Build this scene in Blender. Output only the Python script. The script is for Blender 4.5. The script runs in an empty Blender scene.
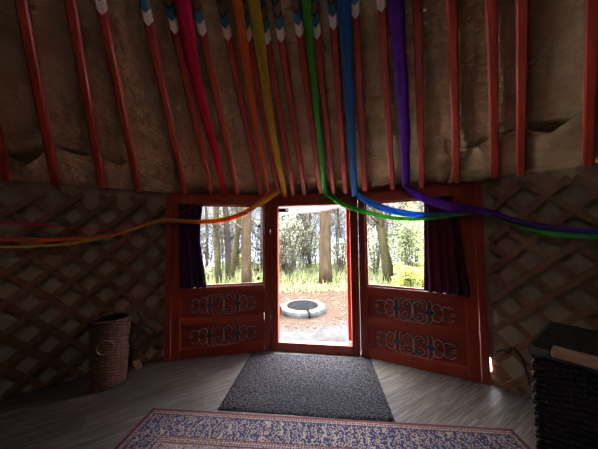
import bpy, bmesh, math, random
from mathutils import Vector, Matrix, noise
random.seed(7)
sc = bpy.context.scene
COL = sc.collection
PI = math.pi
R_ = math.radians

# ------------------------------------------------------------------ place data (metres)
EYE = 1.3
FPX, PITCH, ROLL = 228.34, 0.04856, -0.0097
AX = Vector((-0.302, -0.454, 0))          # yurt axis
RAD, WALL_H, SLOPE = 3.129, 1.765, 0.7223
TIP_RUN = 1.188
FILL_CROWN = .13                               # radius of the unseen crown opening, added for fill daylight
FR_H = 1.76
CORN = [Vector((-1.427, 2.456, 0)), Vector((-0.333, 2.663, 0)), Vector((0.654, 2.527, 0)), Vector((1.639, 2.029, 0))]
# each pole: azimuth at the wall, azimuth at the painted tip (the poles lean a little sideways), run to the tip
POLES = [(-42.17, -41.2, 1.188),
         (-37.1, -35.94, 1.188),
         (-31.23, -30.11, 1.199),
         (-25.85, -25.94, 1.185),
         (-17.82, -18.93, 1.195),
         (-12.76, -14.54, 1.186),
         (-7.34, -9.52, 1.194),
         (-2.53, -4.71, 1.185),
         (1.37, -0.66, 1.183),
         (4.5, 2.97, 1.168),
         (6.9, 5.85, 1.176),
         (10.37, 9.61, 1.186),
         (12.99, 12.87, 1.164),
         (15.47, 16.16, 1.188),
         (19.31, 20.3, 1.206),
         (24.47, 24.79, 1.196),
         (29.48, 30.27, 1.188),
         (34.79, 35.03, 1.188),
         (39.73, 39.71, 1.188),
         (42.67, 42.98, 1.188),
         (48.95, 48.97, 1.188)]
POLE_AZ = [p[0] for p in POLES]

_cp, _sp, _c, _s = math.cos(PITCH), math.sin(PITCH), math.cos(ROLL), math.sin(ROLL)
FW = Vector((0, _cp, _sp)); _up = Vector((0, -_sp, _cp)); _r = Vector((1, 0, 0))
RT = _c * _r + _s * _up
UP = -_s * _r + _c * _up

def ray(x, y):
    return FW + (x - 299) / FPX * RT - (y - 224.5) / FPX * UP
def at_depth(x, y, d):                     # the point of the place seen there at d metres ahead
    v = ray(x, y); return Vector((0, 0, EYE)) + v * (d / v.y)
def on_z(x, y, z):
    v = ray(x, y); return Vector((0, 0, EYE)) + v * ((z - EYE) / v.z)
def on_wall(x, y, r):
    v = ray(x, y)
    a = v.x * v.x + v.y * v.y; b = -2 * (v.x * AX.x + v.y * AX.y); k = AX.x ** 2 + AX.y ** 2 - r * r
    t = (-b + math.sqrt(b * b - 4 * a * k)) / (2 * a)
    return Vector((0, 0, EYE)) + v * t
def on_panel(i, x, y, off=0.0):
    u = (CORN[i + 1] - CORN[i]).normalized(); n = Vector((-u.y, u.x, 0)); a = CORN[i] + n * off
    v = ray(x, y); t = a.dot(n) / (v.x * n.x + v.y * n.y)
    return Vector((0, 0, EYE)) + v * t
def cone(az, run, drop=0.0):
    a = R_(az); r = RAD - run
    return Vector((AX.x + r * math.sin(a), AX.y + r * math.cos(a), WALL_H + SLOPE * run - drop))
def cyl(az, r, z):
    a = R_(az); return Vector((AX.x + r * math.sin(a), AX.y + r * math.cos(a), z))

# ------------------------------------------------------------------ materials
def mat(name):
    m = bpy.data.materials.new(name); m.use_nodes = True
    nt = m.node_tree
    return m, nt, nt.nodes['Principled BSDF']
def nd(nt, t, **kw):
    n = nt.nodes.new(t)
    for k, v in kw.items(): setattr(n, k, v)
    return n
def ramp(nt, stops, interp='LINEAR'):
    n = nd(nt, 'ShaderNodeValToRGB'); n.color_ramp.interpolation = interp
    e = n.color_ramp.elements
    while len(e) < len(stops): e.new(0.5)
    for k, (p, c) in enumerate(stops): e[k].position = p; e[k].color = (*c, 1) if len(c) == 3 else c
    return n
def noisy(name, c1, c2, scale=20, rough=0.6, bump=0.0, bscale=None, stretch=(1, 1, 1), detail=4, spec=0.5, bdist=0.01, lo=0.3, hi=0.7):
    m, nt, b = mat(name)
    tc = nd(nt, 'ShaderNodeTexCoord'); mp = nd(nt, 'ShaderNodeMapping'); mp.inputs['Scale'].default_value = stretch
    nt.links.new(tc.outputs['Object'], mp.inputs['Vector'])
    nz = nd(nt, 'ShaderNodeTexNoise'); nz.inputs['Scale'].default_value = scale; nz.inputs['Detail'].default_value = detail
    nt.links.new(mp.outputs['Vector'], nz.inputs['Vector'])
    rp = ramp(nt, [(lo, c1), (hi, c2)]); nt.links.new(nz.outputs['Fac'], rp.inputs['Fac'])
    nt.links.new(rp.outputs['Color'], b.inputs['Base Color'])
    b.inputs['Roughness'].default_value = rough
    b.inputs['Specular IOR Level'].default_value = spec
    if bump:
        nb = nd(nt, 'ShaderNodeTexNoise'); nb.inputs['Scale'].default_value = bscale or scale; nb.inputs['Detail'].default_value = 5
        nt.links.new(mp.outputs['Vector'], nb.inputs['Vector'])
        bp = nd(nt, 'ShaderNodeBump'); bp.inputs['Strength'].default_value = bump; bp.inputs['Distance'].default_value = bdist
        nt.links.new(nb.outputs['Fac'], bp.inputs['Height']); nt.links.new(bp.outputs['Normal'], b.inputs['Normal'])
    return m

M = {}
OUT = .068                                 # outdoor colours darkened to offset the sky brightened for indoor light
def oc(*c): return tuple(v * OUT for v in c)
M['red'] = noisy('red_paint', (.27, .026, .009), (.36, .042, .014), 14, .42, .15, 60, (1, 1, .3))
M['pole_red'] = noisy('pole_red_paint', (.27, .026, .013), (.38, .042, .020), 14, .3, .12, 50, (1, 1, .2))
M['red_recess'] = noisy('red_paint_recess', (.27, .022, .012), (.34, .030, .016), 10, .5)
M['lath'] = noisy('lath_wood', (.12, .050, .017), (.20, .088, .033), 9, .55, .2, 60, (1, 1, 1))
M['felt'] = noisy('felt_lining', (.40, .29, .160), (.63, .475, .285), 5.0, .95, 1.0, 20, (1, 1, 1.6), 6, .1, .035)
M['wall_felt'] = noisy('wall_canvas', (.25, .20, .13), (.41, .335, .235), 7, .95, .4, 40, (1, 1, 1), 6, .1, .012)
M['canvas'] = noisy('outer_canvas', (.62, .55, .52), (.72, .65, .62), 6, .9)
M['wicker'] = noisy('willow_wicker', (.06, .028, .018), (.19, .085, .05), 30, .45, .3, 80, (1, 1, 1))
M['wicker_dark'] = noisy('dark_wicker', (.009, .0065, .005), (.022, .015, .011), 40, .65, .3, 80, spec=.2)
M['pale_wood'] = noisy('pale_wood', (.30, .17, .10), (.42, .26, .16), 12, .5, .2, 40, (1, 6, 6))
M['ring'] = noisy('handle_cane', (.16, .11, .08), (.24, .17, .13), 30, .5)
M['black'] = noisy('black_metal', (.012, .012, .012), (.02, .02, .02), 20, .4)
M['rope'] = noisy('dark_rope', (.018, .012, .009), (.04, .027, .02), 60, .9, .5, 120)
M['scroll'] = noisy('silver_green_paint', (.40, .41, .32), (.52, .52, .42), 40, .5)
M['scroll_dark'] = noisy('dark_teal_paint', (.016, .026, .03), (.03, .045, .05), 40, .5)
M['scroll_orange'] = noisy('rust_orange_paint', (.27, .055, .025), (.36, .085, .04), 40, .5)
M['leaf_blue'] = noisy('blue_paint', (.014, .05, .12), (.022, .075, .17), 30, .4)
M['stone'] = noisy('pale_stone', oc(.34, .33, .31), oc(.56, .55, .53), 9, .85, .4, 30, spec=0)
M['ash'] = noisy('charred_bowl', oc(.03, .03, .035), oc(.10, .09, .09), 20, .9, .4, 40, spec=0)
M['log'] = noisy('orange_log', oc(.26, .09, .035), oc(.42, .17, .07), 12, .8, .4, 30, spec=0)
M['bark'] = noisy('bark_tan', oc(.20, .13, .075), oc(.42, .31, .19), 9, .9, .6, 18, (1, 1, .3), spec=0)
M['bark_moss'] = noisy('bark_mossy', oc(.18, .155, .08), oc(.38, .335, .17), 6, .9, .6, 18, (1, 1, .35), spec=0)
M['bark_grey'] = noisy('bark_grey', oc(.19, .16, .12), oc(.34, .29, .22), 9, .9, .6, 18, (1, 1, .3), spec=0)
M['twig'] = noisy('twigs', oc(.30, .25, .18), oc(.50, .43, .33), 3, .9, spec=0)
M['hill'] = noisy('far_hill', oc(.42, .50, .66), oc(.50, .58, .74), .02, 1, spec=0)
M['lake'] = noisy('lake_water', oc(.56, .63, .74), oc(.68, .74, .84), .05, .7, spec=0)
M['charm_black'] = noisy('charm_black', (.01, .01, .012), (.02, .02, .022), 20, .5)
M['charm_red'] = noisy('charm_red', (.42, .02, .03), (.5, .03, .04), 20, .5)
M['charm_clear'] = noisy('charm_pale', (.25, .27, .30), (.35, .37, .40), 20, .3)

def cloth(name, col, trans=0.35, rough=.6, sheen=.1):
    m, nt, b = mat(name)
    nz = nd(nt, 'ShaderNodeTexNoise'); nz.inputs['Scale'].default_value = 35
    tc = nd(nt, 'ShaderNodeTexCoord'); nt.links.new(tc.outputs['Object'], nz.inputs['Vector'])
    rp = ramp(nt, [(.3, tuple(c * .86 for c in col)), (.7, tuple(min(1, c * 1.1) for c in col))])
    nt.links.new(nz.outputs['Fac'], rp.inputs['Fac']); nt.links.new(rp.outputs['Color'], b.inputs['Base Color'])
    b.inputs['Roughness'].default_value = rough; b.inputs['Specular IOR Level'].default_value = .3
    tr = nd(nt, 'ShaderNodeBsdfTranslucent'); nt.links.new(rp.outputs['Color'], tr.inputs['Color'])
    mx = nd(nt, 'ShaderNodeMixShader'); mx.inputs[0].default_value = trans
    nt.links.new(b.outputs[0], mx.inputs[1]); nt.links.new(tr.outputs[0], mx.inputs[2])
    nt.links.new(mx.outputs[0], nt.nodes['Material Output'].inputs['Surface'])
    return m
M['r_pink'] = cloth('crimson_ribbon', (.78, .014, .085), .48)
M['r_orange'] = cloth('orange_ribbon', (.90, .24, .05), .6)
M['r_yellow'] = cloth('yellow_ribbon', (.80, .57, .06), .48)
M['r_green'] = cloth('green_ribbon', (.08, .46, .05), .48)
M['r_blue'] = cloth('blue_ribbon', (.045, .21, .56), .6)
M['r_purple'] = cloth('purple_ribbon', (.20, .03, .50), .6)
M['curtain'] = cloth('plum_curtain', (.10, .017, .040), .38, .8)
M['curtain_l'] = cloth('dark_plum_curtain', (.06, .010, .055), .06, .8)
M['flap'] = cloth('pale_canvas_flap', (.62, .55, .53), .5)
def leafmat(name, c1, c2):
    m = cloth(name, c1, .45); nt = m.node_tree
    rp = [n for n in nt.nodes if n.type == 'VALTORGB'][0]
    rp.color_ramp.elements[0].color = (*[v * .48 for v in c1], 1); rp.color_ramp.elements[1].color = (*[v * .48 for v in c2], 1)
    [n for n in nt.nodes if n.type == 'TEX_NOISE'][0].inputs['Scale'].default_value = 3
    nt.nodes['Principled BSDF'].inputs['Specular IOR Level'].default_value = 0
    return m
M['lf_green'] = leafmat('pale_green_leaves', (.17, .22, .09), (.33, .36, .17))
M['lf_yellow'] = leafmat('yellow_green_leaves', (.27, .31, .06), (.44, .45, .14))
M['lf_grey'] = leafmat('grey_green_leaves', (.40, .45, .27), (.70, .72, .50))
M['lf_dead'] = leafmat('fallen_leaves', (.10, .045, .025), (.30, .17, .10))
M['grass'] = leafmat('winter_grass', (.16, .22, .085), (.32, .33, .16))

def glass():
    m, nt, b = mat('window_glass')
    t = nd(nt, 'ShaderNodeBsdfTransparent'); g = nd(nt, 'ShaderNodeBsdfGlossy'); g.inputs['Roughness'].default_value = .03
    fr = nd(nt, 'ShaderNodeFresnel'); fr.inputs['IOR'].default_value = 1.45
    mx = nd(nt, 'ShaderNodeMixShader')
    nt.links.new(fr.outputs[0], mx.inputs[0]); nt.links.new(t.outputs[0], mx.inputs[1]); nt.links.new(g.outputs[0], mx.inputs[2])
    nt.links.new(mx.outputs[0], nt.nodes['Material Output'].inputs['Surface']); return m
M['glass'] = glass()

def math_n(nt, op, a, b=None, clamp=False):
    n = nd(nt, 'ShaderNodeMath', operation=op); n.use_clamp = clamp
    for k, v in enumerate((a, b)):
        if v is None: continue
        if isinstance(v, (int, float)): n.inputs[k].default_value = v
        else: nt.links.new(v, n.inputs[k])
    return n.outputs[0]
def mixc(nt, fac, a, b):
    n = nd(nt, 'ShaderNodeMix', data_type='RGBA')
    for sock, v in ((n.inputs[0], fac), (n.inputs[6], a), (n.inputs[7], b)):
        if isinstance(v, (int, float)): sock.default_value = v
        elif isinstance(v, tuple): sock.default_value = (*v, 1)
        else: nt.links.new(v, sock)
    return n.outputs[2]

def painted_tip():                          # chevron bands on the upper pole, pattern along local Z
    m, nt, b = mat('painted_pole_tip')
    tc = nd(nt, 'ShaderNodeTexCoord'); sx = nd(nt, 'ShaderNodeSeparateXYZ'); nt.links.new(tc.outputs['Object'], sx.inputs[0])
    v = math_n(nt, 'SUBTRACT', sx.outputs['Z'], math_n(nt, 'MULTIPLY', math_n(nt, 'ABSOLUTE', sx.outputs['X']), .9))
    t = math_n(nt, 'DIVIDE', math_n(nt, 'SUBTRACT', v, TIP_RUN * 1.2336), .52)
    red, white, blue, blk, brn = (.30, .02, .012), (.85, .76, .68), (.022, .16, .26), (.006, .008, .012), (.16, .085, .045)
    navy = (.008, .03, .05)
    rp = ramp(nt, [(0, red), (.006, white), (.125, blue), (.225, blk), (.255, brn), (.345, blk), (.37, navy), (.60, blk), (.63, brn), (.72, blk), (.75, navy), (.97, blk)], 'CONSTANT')
    nt.links.new(t, rp.inputs['Fac'])
    # pale scroll line inside the navy field
    ph = math_n(nt, 'SINE', math_n(nt, 'MULTIPLY', sx.outputs['Z'], 62))
    d = math_n(nt, 'ABSOLUTE', math_n(nt, 'SUBTRACT', sx.outputs['X'], math_n(nt, 'MULTIPLY', ph, .012)))
    line = math_n(nt, 'LESS_THAN', d, .0035)
    infield = math_n(nt, 'MULTIPLY', math_n(nt, 'GREATER_THAN', t, .38), math_n(nt, 'LESS_THAN', t, .59))
    col = mixc(nt, math_n(nt, 'MULTIPLY', line, infield), rp.outputs['Color'], (.16, .24, .27))
    nt.links.new(col, b.inputs['Base Color']); b.inputs['Roughness'].default_value = .5
    return m
M['tip'] = painted_tip()

def floor_mat():
    m, nt, b = mat('grey_plank_floor')
    tc = nd(nt, 'ShaderNodeTexCoord'); mp = nd(nt, 'ShaderNodeMapping'); mp.inputs['Rotation'].default_value = (0, 0, R_(-30))
    nt.links.new(tc.outputs['Object'], mp.inputs['Vector'])
    br = nd(nt, 'ShaderNodeTexBrick'); br.offset = .37
    br.inputs['Scale'].default_value = 1; br.inputs['Brick Width'].default_value = 1.2; br.inputs['Row Height'].default_value = .18
    br.inputs['Mortar Size'].default_value = .0022; br.inputs['Color1'].default_value = (.0, 0, 0, 1); br.inputs['Color2'].default_value = (1, 1, 1, 1)
    br.inputs['Mortar'].default_value = (.5, .5, .5, 1); br.inputs['Bias'].default_value = 0
    nt.links.new(mp.outputs['Vector'], br.inputs['Vector'])
    m2 = nd(nt, 'ShaderNodeMapping'); m2.inputs['Scale'].default_value = (1.6, 26, 1); nt.links.new(mp.outputs['Vector'], m2.inputs['Vector'])
    addv = nd(nt, 'ShaderNodeVectorMath', operation='MULTIPLY_ADD'); addv.inputs[1].default_value = (9, 9, 9)
    nt.links.new(br.outputs['Color'], addv.inputs[0]); nt.links.new(m2.outputs['Vector'], addv.inputs[2])
    nz = nd(nt, 'ShaderNodeTexNoise'); nz.inputs['Scale'].default_value = 2.2; nz.inputs['Detail'].default_value = 7; nz.inputs['Roughness'].default_value = .62; nz.inputs['Distortion'].default_value = .8
    nt.links.new(addv.outputs[0], nz.inputs['Vector'])
    rp = ramp(nt, [(.34, (.026, .020, .0165)), (.5, (.080, .065, .056)), (.64, (.180, .150, .130))]); nt.links.new(nz.outputs['Fac'], rp.inputs['Fac'])
    tone = mixc(nt, .22, rp.outputs['Color'], mixc(nt, br.outputs['Color'], (.05, .042, .039), (.11, .096, .09)))
    col = mixc(nt, math_n(nt, 'MULTIPLY', br.outputs['Fac'], .55), tone, (.045, .038, .036))
    nt.links.new(col, b.inputs['Base Color']); b.inputs['Roughness'].default_value = .5
    bp = nd(nt, 'ShaderNodeBump'); bp.inputs['Strength'].default_value = .25; bp.inputs['Distance'].default_value = .003
    nt.links.new(math_n(nt, 'SUBTRACT', nz.outputs['Fac'], br.outputs['Fac']), bp.inputs['Height']); nt.links.new(bp.outputs['Normal'], b.inputs['Normal'])
    return m
M['floor'] = floor_mat()

RUG_W, RUG_D = 2.53, 1.75
def rug_mat():
    m, nt, b = mat('persian_rug_pile')
    tc = nd(nt, 'ShaderNodeTexCoord'); sx = nd(nt, 'ShaderNodeSeparateXYZ'); nt.links.new(tc.outputs['Object'], sx.inputs[0])
    dx = math_n(nt, 'SUBTRACT', RUG_W / 2, math_n(nt, 'ABSOLUTE', sx.outputs['X']))
    dy = math_n(nt, 'SUBTRACT', RUG_D / 2, math_n(nt, 'ABSOLUTE', sx.outputs['Y']))
    d = math_n(nt, 'MINIMUM', dx, dy)
    def vor(scale, feat='F1', rnd=.55):
        v = nd(nt, 'ShaderNodeTexVoronoi', feature=feat); v.inputs['Scale'].default_value = scale; v.inputs['Randomness'].default_value = rnd
        v.voronoi_dimensions = '2D'; nt.links.new(tc.outputs['Object'], v.inputs['Vector']); return v
    cream, navy, red, rose, sky = (.24, .185, .135), (.013, .010, .042), (.075, .005, .012), (.11, .035, .038), (.06, .072, .13)
    # main border: navy ground, cream rosettes with red hearts, vine meanders
    v1 = vor(17); ros = ramp(nt, [(0, red), (.10, rose), (.15, cream), (.235, navy)], 'CONSTANT'); nt.links.new(v1.outputs['Distance'], ros.inputs['Fac'])
    v2 = vor(52, 'F1', 1); sm = ramp(nt, [(0, cream), (.20, sky), (.28, navy)], 'CONSTANT'); nt.links.new(v2.outputs['Distance'], sm.inputs['Fac'])
    isn = math_n(nt, 'GREATER_THAN', v1.outputs['Distance'], .27)
    border = mixc(nt, isn, ros.outputs['Color'], sm.outputs['Color'])
    wv = nd(nt, 'ShaderNodeTexWave'); wv.inputs['Scale'].default_value = 5.5; wv.inputs['Distortion'].default_value = 9; wv.inputs['Detail'].default_value = 2; wv.inputs['Detail Scale'].default_value = 2.5
    nt.links.new(tc.outputs['Object'], wv.inputs['Vector'])
    vine = math_n(nt, 'GREATER_THAN', wv.outputs['Fac'], .955)
    border = mixc(nt, vine, border, cream)
    # field: cream ground with red / navy florals
    v3 = vor(26, 'F1', .8); fr = ramp(nt, [(0, navy), (.12, rose), (.20, cream), (.30, navy), (.36, cream)], 'CONSTANT'); nt.links.new(v3.outputs['Distance'], fr.inputs['Fac'])
    v4 = vor(60, 'F1', 1); f2 = ramp(nt, [(0, rose), (.2, navy), (.31, cream)], 'CONSTANT'); nt.links.new(v4.outputs['Distance'], f2.inputs['Fac'])
    field = mixc(nt, math_n(nt, 'GREATER_THAN', v3.outputs['Distance'], .37), fr.outputs['Color'], f2.outputs['Color'])
    # guard stripe
    v5 = vor(60, 'F1', .3); gs = ramp(nt, [(0, navy), (.25, rose), (.42, cream)], 'CONSTANT'); nt.links.new(v5.outputs['Distance'], gs.inputs['Fac'])
    def step(x): return math_n(nt, 'GREATER_THAN', d, x)
    c = mixc(nt, step(.028), red, gs.outputs['Color'])
    c = mixc(nt, step(.056), c, navy); c = mixc(nt, step(.062), c, border)
    c = mixc(nt, step(.225), c, red); c = mixc(nt, step(.232), c, gs.outputs['Color']); c = mixc(nt, step(.265), c, red); c = mixc(nt, step(.275), c, field)
    nz = nd(nt, 'ShaderNodeTexNoise'); nz.inputs['Scale'].default_value = 220; nt.links.new(tc.outputs['Object'], nz.inputs['Vector'])
    c = mixc(nt, math_n(nt, 'MULTIPLY', nz.outputs['Fac'], .35), c, (.10, .085, .09))
    nt.links.new(c, b.inputs['Base Color']); b.inputs['Roughness'].default_value = .95; b.inputs['Specular IOR Level'].default_value = .1
    bp = nd(nt, 'ShaderNodeBump'); bp.inputs['Strength'].default_value = .5; bp.inputs['Distance'].default_value = .004
    nt.links.new(nz.outputs['Fac'], bp.inputs['Height']); nt.links.new(bp.outputs['Normal'], b.inputs['Normal'])
    return m
M['rug'] = rug_mat()
M['mat'] = noisy('charcoal_mat_pile', (.010, .009, .0105), (.068, .061, .066), 75, .95, 1.0, 80, (1, 1, 1), 2, .1, .012, .36, .70)
M['mat_edge'] = noisy('mat_edge_rubber', (.012, .012, .014), (.02, .02, .022), 40, .8)

def ground_mat():
    m, nt, b = mat('woodland_ground')
    tc = nd(nt, 'ShaderNodeTexCoord'); sx = nd(nt, 'ShaderNodeSeparateXYZ'); nt.links.new(tc.outputs['Object'], sx.inputs[0])
    def nz(s, d=5):
        n = nd(nt, 'ShaderNodeTexNoise'); n.inputs['Scale'].default_value = s; n.inputs['Detail'].default_value = d
        nt.links.new(tc.outputs['Object'], n.inputs['Vector']); return n.outputs['Fac']
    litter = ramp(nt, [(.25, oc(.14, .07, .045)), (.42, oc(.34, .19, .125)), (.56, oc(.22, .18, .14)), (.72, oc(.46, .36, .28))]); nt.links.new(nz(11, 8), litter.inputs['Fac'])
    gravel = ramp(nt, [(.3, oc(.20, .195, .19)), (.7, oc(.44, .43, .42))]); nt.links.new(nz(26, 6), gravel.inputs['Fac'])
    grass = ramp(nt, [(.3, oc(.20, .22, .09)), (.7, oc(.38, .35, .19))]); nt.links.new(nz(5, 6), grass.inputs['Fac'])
    y = math_n(nt, 'ADD', sx.outputs['Y'], math_n(nt, 'MULTIPLY', nz(.9, 4), 1.6))
    c = mixc(nt, math_n(nt, 'MULTIPLY', math_n(nt, 'SUBTRACT', y, 4.5), 2.0, True), gravel.outputs['Color'], litter.outputs['Color'])
    c = mixc(nt, math_n(nt, 'MULTIPLY', math_n(nt, 'SUBTRACT', y, 7.6), .9, True), c, grass.outputs['Color'])
    nt.links.new(c, b.inputs['Base Color']); b.inputs['Roughness'].default_value = .95; b.inputs['Specular IOR Level'].default_value = 0
    bp = nd(nt, 'ShaderNodeBump'); bp.inputs['Strength'].default_value = .6; bp.inputs['Distance'].default_value = .03
    nt.links.new(nz(20, 6), bp.inputs['Height']); nt.links.new(bp.outputs['Normal'], b.inputs['Normal'])
    return m
M['ground'] = ground_mat()

# ------------------------------------------------------------------ mesh helpers
class MB:
    def __init__(s): s.bm = bmesh.new()
    def quad(s, pts):
        return s.bm.faces.new([s.bm.verts.new(p) for p in pts])
    def box(s, lo, hi, bev=0.0):
        t = bmesh.new(); bmesh.ops.create_cube(t, size=1)
        for v in t.verts: v.co = Vector([(lo[k] + hi[k]) / 2 + v.co[k] * (hi[k] - lo[k]) for k in range(3)])
        if bev: bmesh.ops.bevel(t, geom=t.edges[:], offset=bev, segments=2, affect='EDGES', profile=.5)
        s.join(t); return s
    def join(s, t, mx=None):
        mp = {}
        for v in t.verts: mp[v.index if False else v] = s.bm.verts.new(mx @ v.co if mx else v.co)
        for f in t.faces:
            try: s.bm.faces.new([mp[v] for v in f.verts])
            except ValueError: pass
        t.free()
    def tube(s, pts, rad, n=6, cap=True, closed=False):
        pts = [Vector(p) for p in pts]; N = len(pts)
        rads = rad if isinstance(rad, (list, tuple)) else [rad] * N
        rings = []; prev = None
        for i, p in enumerate(pts):
            if closed: t = pts[(i + 1) % N] - pts[i - 1]
            else: t = pts[min(i + 1, N - 1)] - pts[max(i - 1, 0)]
            if t.length < 1e-9: t = Vector((0, 0, 1))
            t.normalize()
            if prev is None:
                a = Vector((0, 0, 1)) if abs(t.z) < .9 else Vector((1, 0, 0))
                x = t.cross(a).normalized()
            else:
                x = prev - t * prev.dot(t)
                x = x.normalized() if x.length > 1e-6 else t.orthogonal().normalized()
            prev = x; y = t.cross(x)
            rings.append([s.bm.verts.new(p + (x * math.cos(2 * PI * k / n) + y * math.sin(2 * PI * k / n)) * rads[i]) for k in range(n)])
        for i in range(N if closed else N - 1):
            a, b = rings[i], rings[(i + 1) % N]
            for k in range(n): s.bm.faces.new((a[k], a[(k + 1) % n], b[(k + 1) % n], b[k]))
        if cap and not closed:
            s.bm.faces.new(rings[0][::-1]); s.bm.faces.new(rings[-1])
        return s
    def grid(s, rows):                      # rows of points -> surface
        vs = [[s.bm.verts.new(p) for p in r] for r in rows]
        for i in range(len(vs) - 1):
            for j in range(len(vs[i]) - 1): s.bm.faces.new((vs[i][j], vs[i][j + 1], vs[i + 1][j + 1], vs[i + 1][j]))
        return s
    def lathe(s, prof, n=32, mx=None):
        rings = [[s.bm.verts.new((mx or Matrix()) @ Vector((r * math.cos(2 * PI * k / n), r * math.sin(2 * PI * k / n), z))) for k in range(n)] for r, z in prof]
        for a, b in zip(rings, rings[1:]):
            for k in range(n): s.bm.faces.new((a[k], a[(k + 1) % n], b[(k + 1) % n], b[k]))
        return s
    def prism(s, outline, axis_lo, axis_hi):  # outline in (x,z), extruded along y
        a = [s.bm.verts.new((x, axis_lo, z)) for x, z in outline]; b = [s.bm.verts.new((x, axis_hi, z)) for x, z in outline]
        n = len(a); s.bm.faces.new(a); s.bm.faces.new(b[::-1])
        for k in range(n): s.bm.faces.new((a[k], b[k], b[(k + 1) % n], a[(k + 1) % n]))
        return s
    def build(s, name, m, parent=None, smooth=False, solid=0.0):
        bmesh.ops.recalc_face_normals(s.bm, faces=s.bm.faces[:])
        me = bpy.data.meshes.new(name); s.bm.to_mesh(me); s.bm.free()
        me.materials.append(m)
        if smooth:
            for p in me.polygons: p.use_smooth = True
        o = bpy.data.objects.new(name, me); COL.objects.link(o)
        if parent: o.parent = parent
        if solid:
            md = o.modifiers.new('thickness', 'SOLIDIFY'); md.thickness = solid; md.offset = 0
        return o
def tag(o, label=None, cat=None, group=None, kind=None):
    for k, v in (('label', label), ('category', cat), ('group', group), ('kind', kind)):
        if v: o[k] = v
    return o
def empty(name, mx=None, **kw):
    o = bpy.data.objects.new(name, None); COL.objects.link(o); o.empty_display_size = .1
    if mx is not None: o.matrix_world = mx
    return tag(o, **kw)
def struct(o, label=None, cat=None): return tag(o, label, cat, None, 'structure')
def frame_mx(o, x, y, z):
    m = Matrix((x.to_4d(), y.to_4d(), z.to_4d(), o.to_4d())).transposed()
    for k in range(3): m[3][k] = 0
    m[3][3] = 1
    for k in range(3): m[k][0], m[k][1], m[k][2], m[k][3] = x[k], y[k], z[k], o[k]
    return m
def smooth_path(ps, n=8):                   # Catmull-Rom
    ps = [Vector(p) for p in ps]; out = []
    for i in range(len(ps) - 1):
        p0, p1, p2, p3 = ps[max(i - 1, 0)], ps[i], ps[i + 1], ps[min(i + 2, len(ps) - 1)]
        for k in range(n):
            t = k / n
            out.append(.5 * ((2 * p1) + (p2 - p0) * t + (2 * p0 - 5 * p1 + 4 * p2 - p3) * t * t + (3 * p1 - p0 - 3 * p2 + p3) * t ** 3))
    out.append(ps[-1]); return out

# ------------------------------------------------------------------ the setting: floor, walls, roof lining
mb = MB()
mb.lathe([(RAD + .12, -.12), (RAD + .12, 0), (.01, 0)], 96)
fl = mb.build('floor', M['floor']); fl.location = AX
struct(fl, 'grey brown wood plank floor of the round tent', 'floor')

AZ_L, AZ_R = -21.05, 38.05
def wall(name, a0, a1, label, slit=None):
    mb = MB(); n = max(8, int(abs(a1 - a0) / .8)); rows = []
    zs = [0, .05, .1, .16, .22] + [.22 + k * (1.83 - .22) / 22 for k in range(1, 23)]
    for z in zs:
        row = []
        for k in range(n + 1):
            az = a0 + (a1 - a0) * k / n
            q = noise.noise(Vector((az * .22, z * 5, 3)))
            r = RAD + .03 + .012 * q + (.03 * math.sin(PI * min(1, max(0, (z) / .22))) * (.6 + noise.noise(Vector((az * .3, 1, 9)))) if z < .22 else 0)
            if k == 0 and not .09 < z < .23: az -= math.copysign(1.3, a1 - a0); r = RAD + .085
            row.append(cyl(az, r, z))
        rows.append(row)
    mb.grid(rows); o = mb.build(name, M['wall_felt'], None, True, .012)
    struct(o, label, 'wall'); return o
wall('wall_left', AZ_L + .1, -150, 'beige canvas wall behind the lattice left of the red front')
wall('wall_right', AZ_R + .15, 210, 'beige canvas wall behind the lattice right of the red front')

HEM = [(-60, .28), (-48, .30), (-42, .289), (-39.7, .245), (-37.4, .321), (-35.7, .306), (-32.7, .283), (-28.7, .262), (-27.1, .29), (-24.9, .266), (-23.4, .215), (-21.5, .10), (-19, -.04)]
HEM_R = [(33.6, -.02), (34.4, .18), (35.2, .275), (38.6, .305), (40.9, .327), (43.6, .325), (45.6, .300), (48.2, .352), (54, .31), (60, .33)]
def tab(T_, x):
    if x <= T_[0][0]: return T_[0][1]
    for (a, b), (c, d) in zip(T_, T_[1:]):
        if x <= c: return b + (d - b) * (x - a) / (c - a)
    return T_[-1][1]
def pole_gap(az):
    best = min(abs(az - p) for p in POLE_AZ) if -46 < az < 53 else abs((az + 400) % 5.1 - 2.55)
    return min(best, 2.6) / 2.6
def lining(name, lo, hi, a0, a1, step, nl, fn):
    mb = MB(); n = int(round((a1 - a0) / step)); cols = []
    for k in range(n + 1):
        az = a0 + (a1 - a0) * k / n; l0, l1 = lo(az), hi(az)
        cols.append([fn(az, l0 + (l1 - l0) * (j / nl) ** 1.25, j / nl) for j in range(nl + 1)])
    mb.grid(cols); return mb
def wrinkle(az, l):
    k = min(1, max(0, (az + 14) / 10)) * min(1, max(0, (36 - az) / 8)) * max(0, 1 - l / 1.1)
    w = .016 * noise.noise(Vector((az * .22, l * 4, 2))) + .009 * noise.noise(Vector((az * .5, l * 12, 5)))
    w += .012 * k * noise.noise(Vector((az * .16, l * 34, 9))) + .005 * noise.noise(Vector((az * .3, l * 40, 4)))
    return w
def up_pt(az, l, t):
    sag = .020 * math.sin(pole_gap(az) * PI / 2) * min(1, max(0, l / .3))
    near = .022 * min(1, max(0, (.42 - l) / .12)) * (1 if az < -19 or az > 33.5 else 0)
    return cone(az, l, -.075 - near + sag * (1 - near * 30) + wrinkle(az, l) * min(1, max(0, RAD - .4 - l)))
mb = lining('ceiling', lambda a: -.06, lambda a: RAD - FILL_CROWN - .02, -150, 210, .6, 110, up_pt)
ceil = mb.build('ceiling', M['felt'], None, True, .008)
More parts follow.
